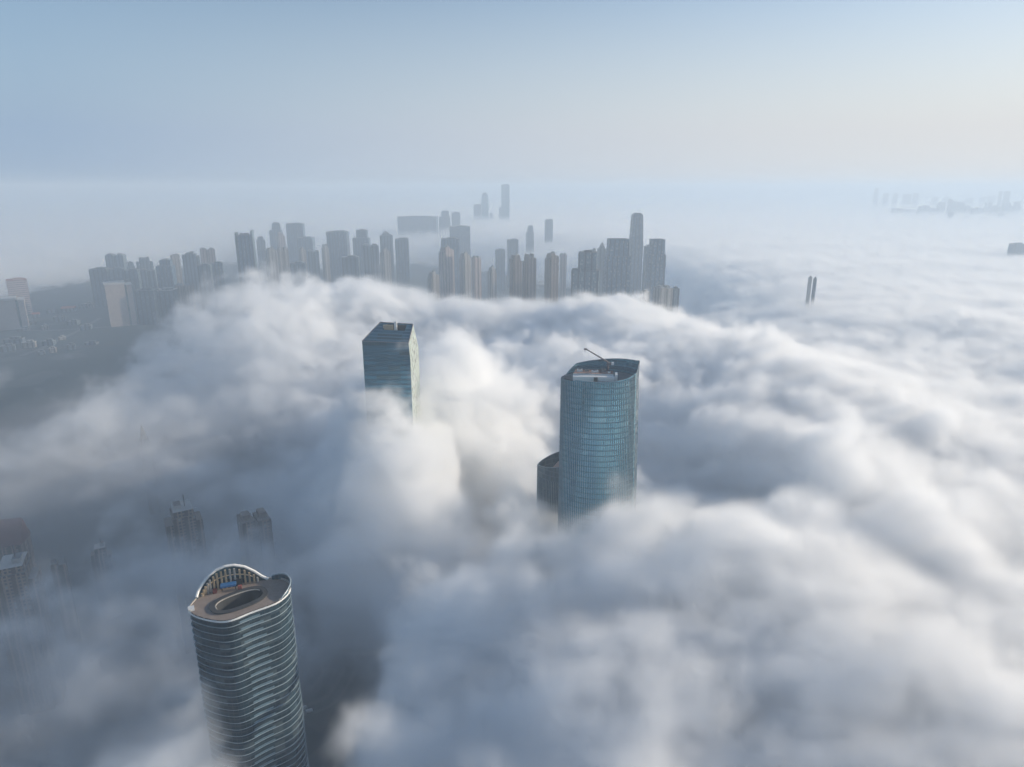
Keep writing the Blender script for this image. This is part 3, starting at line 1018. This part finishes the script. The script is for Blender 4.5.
# very faint ones at the far left
for i, (a, b, y) in enumerate([(15, 24, 266), (25, 33, 264), (33, 39, 266), (58, 64, 257), (64, 71, 255), (50, 56, 263)]):
    B('apartment_tower', 'barely visible tower top in blue haze at the far left', a, b, y, 3900 + 60 * i, ('crown', 'twin')[i % 2], 'grey_flats', R(20), group='faint tower tops at the far left')

# ------------------------------------------------------------------ half drowned flats at lower left
B('apartment_tower', 'dim brown flats with a broken roofline in fog, up and left of the arched crown', 152, 196, 509, 548, 'crown', 'brown_flats', R(32), roof='roof_brown', depth=34)
B('apartment_tower', 'brown flats with two sunlit roof corners showing through fog, right above the arched crown', 230, 267, 517, 532, 'twin', 'brown_flats', R(34), roof='roof_brown', depth=28)
B('apartment_tower', 'dark balconied apartment tower in shadow at the lower left edge', -26, 24, 566, 470, 'crown', 'brown_flats', R(26), depth=36)
B('apartment_tower', 'dim flats barely visible in blue mist just above the dark balconied tower', 46, 62, 560, 560, 'twin', 'brown_flats', R(30))
B('apartment_tower', 'dim brown roof smudge in the mist left of the broken roofline flats', 84, 106, 546, 600, 'crown', 'brown_flats', R(30), roof='roof_brown')
B('red_roof_building', 'dark red roofed building at the left edge in blue shade', -12, 14, 524, 640, 'gable', 'brown_flats', R(15), roof='roof_dull_red', cat='building', depth=30)
B('spire_tower', 'small grey spire poking through the mist on the left', 134, 146, 430, 830, 'spire', 'grey_flats', R(30), cat='tower')
# low houses of the open quarter
rng = random.Random(3)
lows = [(22, 331, 26, 'roof_pale'), (44, 330, 22, 'roof_pale'), (61, 340, 24, 'roof_pale'), (28, 348, 30, 'roof_pale'), (47, 346, 22, 'roof_grey'),
        (35, 318, 30, 'roof_red'), (50, 313, 40, 'roof_grey'), (66, 312, 36, 'roof_red'), (78, 309, 40, 'roof_grey'), (88, 308, 36, 'roof_pale'),
        (58, 322, 30, 'roof_grey'), (72, 325, 30, 'roof_grey'), (84, 330, 26, 'roof_grey'), (12, 345, 34, 'roof_grey'), (6, 352, 26, 'roof_grey'),
        (70, 350, 26, 'roof_grey'), (40, 355, 24, 'roof_grey'), (90, 345, 24, 'roof_grey'), (30, 325, 24, 'roof_grey'), (52, 353, 22, 'roof_pale')]
lab = {'roof_pale': 'low building with a pale roof in the open quarter beside the left hotels',
       'roof_red': 'low building with a reddish roof in the open quarter between the left hotels',
       'roof_grey': 'low grey roofed building in the shaded open quarter on the left'}
for px, py, wd, rf in lows:
    q = on_plane(px, py, 0)
    hgt = rng.uniform(9, 22)
    s = wd * rng.uniform(.8, 1.5)
    hp = F * s / (q.y * cP + CAM_H * sP)
    B('low_rise_building', lab[rf], px - hp / 2, px + hp / 2, py, q.y, 'gable' if rf == 'roof_red' else 'slab', 'grey_flats' if rf != 'roof_pale' else 'beige_flats',
      R(rng.uniform(-10, 35)), depth=s * rng.uniform(.5, 1.0), group='low buildings with ' + rf.replace('roof_', '') + ' roofs', roof=rf, cat='building', top=hgt)

# two white vans on the drive in the gap beside the banded tower
def van(px, py, ang, label):
    q = on_plane(px, py, 0)
    t = thing('parked_van', label, 'van', (q.x, q.y, 0.01))
    c_, s_ = math.cos(ang), math.sin(ang)

    def loc(x, y):
        return (q.x + x * c_ - y * s_, q.y + x * s_ + y * c_)
    m_ = MB()
    lo = [loc(x, y) for x, y in ((-2.9, -1.05), (2.9, -1.05), (2.9, 1.05), (-2.9, 1.05))]
    hi = [loc(x, y) for x, y in ((-2.85, -.95), (1.9, -.95), (1.9, .95), (-2.85, .95))]
    md = [loc(x, y) for x, y in ((-2.9, -1.05), (2.75, -1.05), (2.75, 1.05), (-2.9, 1.05))]
    m_.prism(lo, .45, 1.25, 0, 0, top=md, bottom=True)
    m_.prism(md, 1.251, 2.5, 0, 0, top=hi)
    m_.build('body', 'van', t)
    for x in (-1.8, 1.8):
        for y in (-1.0, 1.0):
            w_ = MB()
            p0, p1 = loc(x, y - .12), loc(x, y + .12)
            w_.tube([(*p0, .4), (*p1, .4)], .39, 0, 12)
            w_.build('wheel', 'tyre', t)


van(304, 709, .6, 'white van on the drive in the dark gap, closest to the banded tower')
van(309.5, 712, .4, 'white van on the drive in the dark gap, a little away from the banded tower')

# ------------------------------------------------------------------ fog
fog_mat = bpy.data.materials.new('fog')
fog_mat.use_nodes = True
ft = fog_mat.node_tree
ft.nodes.clear()
fo = ft.nodes.new('ShaderNodeOutputMaterial')
fv = ft.nodes.new('ShaderNodeVolumePrincipled')
fv.inputs['Color'].default_value = (0.9905, 0.9955, 1.0, 1)
fv.inputs['Density'].default_value = 1.0
fv.inputs['Density Attribute'].default_value = 'density'
fv.inputs['Anisotropy'].default_value = 0.25
ft.links.new(fv.outputs[0], fo.inputs['Volume'])

# hills and hollows of the fog's top: (pixel x, y where the top is seen, its height, spread in pixels across, spread in metres away)
TOPS = [
    (600, 512, 213, 60, 40), (690, 545, 215, 80, 50), (560, 560, 207, 60, 40), (470, 590, 200, 60, 35), (640, 660, 212, 120, 40), (800, 600, 205, 90, 60), (860, 545, 206, 60, 40),
    (920, 540, 208, 90, 60), (960, 680, 205, 90, 45), (448, 392, 226, 40, 60), (440, 400, 226, 40, 50), (345, 405, 235, 30, 40), (374, 406, 240, 20, 22), (178, 660, 350, 14, 15), (188, 735, 262, 18, 14), (330, 420, 215, 50, 60),
    (535, 282, 240, 50, 130), (470, 290, 235, 45, 120), (415, 288, 232, 40, 120), (370, 272, 262, 40, 130), (320, 280, 258, 40, 130), (262, 284, 272, 40, 120), (205, 298, 258, 40, 110),
    (140, 316, 240, 40, 100), (95, 350, 222, 50, 70), (90, 405, 190, 50, 45), (190, 405, 192, 40, 50), (235, 462, 200, 40, 40), (600, 298, 230, 40, 120), (660, 302, 225, 40, 140), (330, 320, 222, 70, 90), (200, 350, 195, 60, 80),
    (560, 340, 225, 60, 100), (480, 370, 232, 40, 70), (700, 340, 222, 60, 130), (800, 360, 215, 70, 130), (900, 420, 210, 70, 100), (760, 430, 212, 50, 80),
    (860, 480, 210, 60, 60), (440, 430, 222, 45, 50), (420, 470, 215, 45, 45), (340, 505, 205, 45, 40), (225, 440, 190, 50, 60), (120, 400, 185, 70, 70),
    (40, 372, 180, 60, 70), (390, 530, 208, 40, 30), (60, 745, 190, 70, 30), (50, 545, 175, 40, 25), (130, 520, 178, 40, 25), (205, 545, 180, 30, 20), (110, 660, 185, 40, 25), (172, 560, 190, 30, 18), (20, 625, 195, 40, 25), (85, 595, 190, 45, 18), (30, 690, 190, 40, 20), (440, 268, 180, 20, 90), (560, 274, 205, 18, 80), (225, 284, 185, 30, 100), (330, 262, 165, 30, 120),
]
# hollows: (pixel x, y, depth of the hollow, spread in pixels, spread in metres), placed at the height of the fog's mean top
HOLLOWS = [
    (45, 486, 260, 65, 55), (30, 335, 200, 60, 330), (80, 330, 120, 40, 250), (10, 600, 30, 40, 40), (258, 402, 95, 40, 40), (322, 448, 90, 30, 35), (165, 362, 70, 50, 60), (150, 455, 60, 50, 25),
    (425, 560, 55, 70, 22), (300, 600, 70, 40, 40), (322, 690, 200, 24, 45), (476, 484, 95, 14, 16), (685, 520, 45, 34, 22), (845, 548, 18, 34, 25),
    (705, 465, 32, 45, 40), (545, 512, 45, 14, 25), (262, 720, 150, 38, 70), (258, 640, 50, 30, 40), (600, 430, 25, 40, 60), 
    (235, 258, 180, 190, 800), (50, 262, 190, 80, 1500), (470, 256, 130, 110, 800), (630, 262, 90, 50, 600), (370, 245, 120, 80, 900),
    (90, 310, 60, 70, 300), (910, 590, 30, 50, 30), (770, 500, 25, 40, 30), (960, 470, 8, 40, 40),
]
# thinner fog: (pixel x, y, spread x, spread y, share taken away)
THIN = [(40, 490, 110, 45, .5), (140, 600, 120, 60, .4), (320, 670, 40, 70, .6), (205, 790, 24, 50, -1.2), (300, 440, 60, 30, .3)]
BASE = 184.0
# banks that lap against the towers, in metres: (x, y, height, spread x, spread y, thickness)
BANKS = [(-29, 520, 80, 13, 26, .3), (-372, 530, 50, 75, 62, .12), (-110, 335, 40, 15, 62, .1), (-58, 512, 208, 14, 30, .5), (-112, 508, 264, 24, 24, .8), (-132, 498, 282, 22, 24, 1.0), (-88, 499, 284, 17, 19, 1.0), (-131, 236, 244, 15, 14, .6), (-134, 215, 225, 24, 16, .6), (28, 470, 190, 16, 16, .7), (62, 415, 212, 40, 14, .7),
         (-225, 480, 155, 60, 30, .25), (-165, 470, 160, 30, 25, .3), (-320, 400, 165, 50, 30, .25), (-310, 510, 165, 60, 22, .3)]


def fog_maps(X, Y):
    z = BASE - CAM_H
    dep = Y * cP - z * sP
    px = 512 + F * X / dep
    py = 383.5 - F * (Y * sP + z * cP) / dep
    h = np.full(X.shape, BASE) + np.interp(Y, [0, 1300, 2000], [14, 14, 0]) * np.interp(px, [0, 220, 400], [-0.6, 0, 1])
    for (a, b, Z, sx, sm) in TOPS:
        q = on_plane(a, b, Z - 8)
        m = sx * (q.y * cP + (CAM_H - Z) * sP) / F
        h += (Z - BASE) * 1.05 * np.exp(-0.5 * (((X - q.x) / m) ** 2 + ((Y - q.y) / sm) ** 2))
    for (a, b, dz, sx, sm) in HOLLOWS:
        q = on_plane(a, b, BASE - 5)
        m = sx * (q.y * cP + (CAM_H - BASE) * sP) / F
        h -= dz * np.exp(-0.5 * (((X - q.x) / m) ** 2 + ((Y - q.y) / sm) ** 2))
    thin = 1 - 0.84 * np.interp(px, [0, 230, 430], [1, .92, 0]) * np.interp(py, [280, 330], [0.6, 1])
    for (a, b, sx, sy, k) in THIN:
        thin *= 1 - k * np.exp(-0.5 * (((px - a) / sx) ** 2 + ((py - b) / sy) ** 2))
    for (x, y, Z, sx, sy, tk) in BANKS:
        g_ = np.exp(-0.5 * (((X - x) / sx) ** 2 + ((Y - y) / sy) ** 2))
        h = h + (Z + 8 - h) * g_
        thin = thin + (tk - thin) * g_
    soft = np.interp(Y, [0, 1300, 2500, 5000, 8000], [20, 20, 28, 80, 150])
    h = h + np.interp(Y, [2500, 4500, 8000], [0, 25, 75])
    thin = thin * np.interp(Y, [0, 1300, 2000, 5000, 8000], [.070, .060, .045, .018, .008])
    amp = np.interp(Y, [0, 700, 1300, 2500, 6000], [105, 105, 90, 60, 45]) * np.interp(px, [0, 300, 620, 800, 1100], [1.2, 1.15, .95, .52, .42])
    amp = amp * (1 - 0.45 * np.interp(py, [490, 640], [0, 1]) * np.interp(px, [380, 520], [0, 1]))
    amp2 = np.interp(Y, [0, 800, 2000, 6000, 20000], [0, 15, 45, 70, 90])
    mist = np.interp(Y, [0, 700, 1200, 1500, 4500, 5200], [.0026, .0026, .0014, .0010, .0008, 0])
    floor = np.interp(px, [0, 280, 430, 520], [88, 78, 30, -40]) - np.interp(Y, [0, 900, 1300], [0, 0, 160])
    mtop = np.interp(Y, [0, 900, 1400, 2000], [205, 205, 165, 140])
    mist = mist * np.clip((h - 60) / 90, 0.12, 1)
    return h.astype(np.float32), thin.astype(np.float32), amp.astype(np.float32), amp2.astype(np.float32), mist.astype(np.float32), mtop.astype(np.float32), floor.astype(np.float32), soft.astype(np.float32)


def fog_bank(mn, mx, res, curl=112.0):
    nx, ny, nz = res
    xs, ys = np.linspace(mn[0], mx[0], nx), np.linspace(mn[1], mx[1], ny)
    X, Y = np.meshgrid(xs, ys)
    maps = fog_maps(X, Y)
    me = bpy.data.meshes.new('fog')
    me.vertices.add(nx * ny)
    co = np.stack([X.ravel(), Y.ravel(), np.zeros(nx * ny)], 1).astype(np.float32)
    me.vertices.foreach_set('co', co.ravel())
    for nm, arr in zip(('top', 'thin', 'amp', 'amp2', 'mist', 'misttop', 'floor', 'soft'), maps):
        me.attributes.new(nm, 'FLOAT', 'POINT').data.foreach_set('value', arr.ravel())
    me.materials.append(fog_mat)
    ob = bpy.data.objects.new('fog', me)
    COL.objects.link(ob)
    ob['kind'] = 'stuff'
    ng = bpy.data.node_groups.new('fog', 'GeometryNodeTree')
    ng.interface.new_socket('Geometry', in_out='INPUT', socket_type='NodeSocketGeometry')
    ng.interface.new_socket('Geometry', in_out='OUTPUT', socket_type='NodeSocketGeometry')
    N, K = ng.nodes, ng.links
    gin, gout = N.new('NodeGroupInput'), N.new('NodeGroupOutput')
    vc = N.new('GeometryNodeVolumeCube')
    vc.inputs['Min'].default_value, vc.inputs['Max'].default_value = mn, mx
    for a, r in zip('XYZ', res):
        vc.inputs['Resolution ' + a].default_value = r
    sm = N.new('GeometryNodeSetMaterial')
    sm.inputs['Material'].default_value = fog_mat
    K.new(vc.outputs[0], sm.inputs[0])
    K.new(sm.outputs[0], gout.inputs[0])
    pos = N.new('GeometryNodeInputPosition').outputs[0]
    sep = N.new('ShaderNodeSeparateXYZ')
    K.new(pos, sep.inputs[0])
    dx, dy = (mx[0] - mn[0]) / (nx - 1), (mx[1] - mn[1]) / (ny - 1)
    def vmad(a, b, c):
        n = N.new('ShaderNodeVectorMath')
        n.operation = 'MULTIPLY_ADD'
        for i, v in enumerate((a, b, c)):
            if isinstance(v, tuple):
                n.inputs[i].default_value = v
            else:
                K.new(v, n.inputs[i])
        return n.outputs[0]
    w1 = nnoise(ng, pos, 1 / 170.0, 3, 0.5, 'Color')
    p1 = vmad(w1, (58, 58, 42), pos)
    w2 = nnoise(ng, p1, 1 / 45.0, 3, 0.55, 'Color')
    p2 = vmad(w2, (17, 17, 13), p1)
    # the map of hills is read at a stirred position, so that its hills come out ragged
    mw = vmad(p2, (0.4, 0.4, 0.4), (-0.4 * 37.5, -0.4 * 37.5, 0.0))
    mw = vmad(pos, (0.6, 0.6, 0.6), mw)
    mp = N.new('ShaderNodeSeparateXYZ')
    K.new(mw, mp.inputs[0])
    ix = nmath(ng, 'ROUND', nmath(ng, 'DIVIDE', nmath(ng, 'SUBTRACT', mp.outputs[0], mn[0]), dx))
    iy = nmath(ng, 'ROUND', nmath(ng, 'DIVIDE', nmath(ng, 'SUBTRACT', mp.outputs[1], mn[1]), dy))
    ix = nmath(ng, 'MINIMUM', nmath(ng, 'MAXIMUM', ix, 0.0), float(nx - 1))
    iy = nmath(ng, 'MINIMUM', nmath(ng, 'MAXIMUM', iy, 0.0), float(ny - 1))
    idx = nmath(ng, 'MULTIPLY_ADD', iy, float(nx), ix)

    def lookup(nm):
        na = N.new('GeometryNodeInputNamedAttribute')
        na.data_type = 'FLOAT'
        na.inputs['Name'].default_value = nm
        si = N.new('GeometryNodeSampleIndex')
        si.data_type, si.domain, si.clamp = 'FLOAT', 'POINT', True
        K.new(gin.outputs[0], si.inputs['Geometry'])
        K.new(na.outputs['Attribute'], si.inputs['Value'])
        K.new(idx, si.inputs['Index'])
        return si.outputs[0]

    n1 = nmath(ng, 'SUBTRACT', nnoise(ng, p2, 1 / 170.0, 7, 0.64), 0.5)
    bil = nmath(ng, 'ABSOLUTE', nmath(ng, 'MULTIPLY_ADD', nnoise(ng, p2, 1 / 85.0, 3, 0.55), 2.0, -1.0))
    n1 = nmath(ng, 'ADD', n1, nmath(ng, 'MULTIPLY_ADD', bil, 0.65, -0.13))
    p3 = vmad(pos, (1 / 3.0, 1.0, 1.0), (0, 0, 0))
    n2 = nmath(ng, 'SUBTRACT', nnoise(ng, p3, 1 / 900.0, 4, 0.55), 0.5)
    h = nmath(ng, 'MULTIPLY_ADD', n1, lookup('amp'), lookup('top'))
    h = nmath(ng, 'MULTIPLY_ADD', n2, lookup('amp2'), h)
    n3 = nmath(ng, 'SUBTRACT', nnoise(ng, p2, 1 / 48.0, 6, 0.72), 0.5)
    h = nmath(ng, 'MULTIPLY_ADD', n3, nmath(ng, 'MULTIPLY', lookup('amp'), curl / 100.0), h)
    d = nmath(ng, 'DIVIDE', nmath(ng, 'SUBTRACT', h, sep.outputs[2]), lookup('soft'), clamp=True)
    d = nmath(ng, 'MULTIPLY', d, d)
    d = nmath(ng, 'MULTIPLY', d, lookup('thin'))
    n4 = nnoise(ng, vmad(p2, (0.8, 1.0, 1.2), (0, 0, 0)), 1 / 34.0, 6, 0.70)
    d = nmath(ng, 'MULTIPLY', d, nmath(ng, 'MULTIPLY', nmath(ng, 'SUBTRACT', n4, 0.40, clamp=True), 8.5))
    d = nmath(ng, 'MULTIPLY', d, nmath(ng, 'DIVIDE', nmath(ng, 'SUBTRACT', sep.outputs[2], nmath(ng, 'MULTIPLY_ADD', n1, 60.0, lookup('floor'))), 35.0, clamp=True))
    mist = nmath(ng, 'DIVIDE', nmath(ng, 'SUBTRACT', nmath(ng, 'MULTIPLY_ADD', n1, 60.0, lookup('misttop')), sep.outputs[2]), 70.0, clamp=True)
    d = nmath(ng, 'MULTIPLY_ADD', nmath(ng, 'MULTIPLY', mist, mist), lookup('mist'), d)
    K.new(d, vc.inputs['Density'])
    md = ob.modifiers.new('fog', 'NODES')
    md.node_group = ng
    md.show_viewport = False
    return ob


fog_bank((-1010, 60, 20), (1060, 1320, 309), (628, 383, 86))
fog_bank((-4200, 1320, 20), (4600, 5500, 309), (551, 262, 37), curl=60.0)
fog_bank((-15500, 5500, 20), (16500, 21000, 300), (401, 195, 25), curl=0.0)

# ------------------------------------------------------------------ haze
hm = bpy.data.materials.new('haze')
hm.use_nodes = True
ht = hm.node_tree
ht.nodes.clear()
ho = ht.nodes.new('ShaderNodeOutputMaterial')
hv = ht.nodes.new('ShaderNodeVolumePrincipled')
hv.inputs['Color'].default_value = (0.70, 0.83, 0.96, 1)
hv.inputs['Density'].default_value = 2.6e-4
hv.inputs['Anisotropy'].default_value = 0.12
ht.links.new(hv.outputs[0], ho.inputs['Volume'])
mb = MB()
mb.prism([(-26000, -6000), (26000, -6000), (26000, 30000), (-26000, 30000)], -1.0, 475.0, 0, 0, bottom=True)
structure('haze', kind='stuff')(mb, hm)

# ------------------------------------------------------------------ render settings
cy_ = sc.cycles
cy_.max_bounces = 16
cy_.volume_bounces = 14
cy_.diffuse_bounces, cy_.glossy_bounces = 2, 2
cy_.volume_step_rate = 2.0
cy_.volume_max_steps = 1024
cy_.use_adaptive_sampling = True
cy_.adaptive_threshold = 0.045
cy_.use_denoising = True
cy_.denoiser = 'OPENIMAGEDENOISE'
cy_.sample_clamp_indirect = 8.0
sc.view_settings.view_transform = 'Standard'
sc.view_settings.look = 'None'
sc.view_settings.exposure = 0.24
sc.view_settings.gamma = 1.0
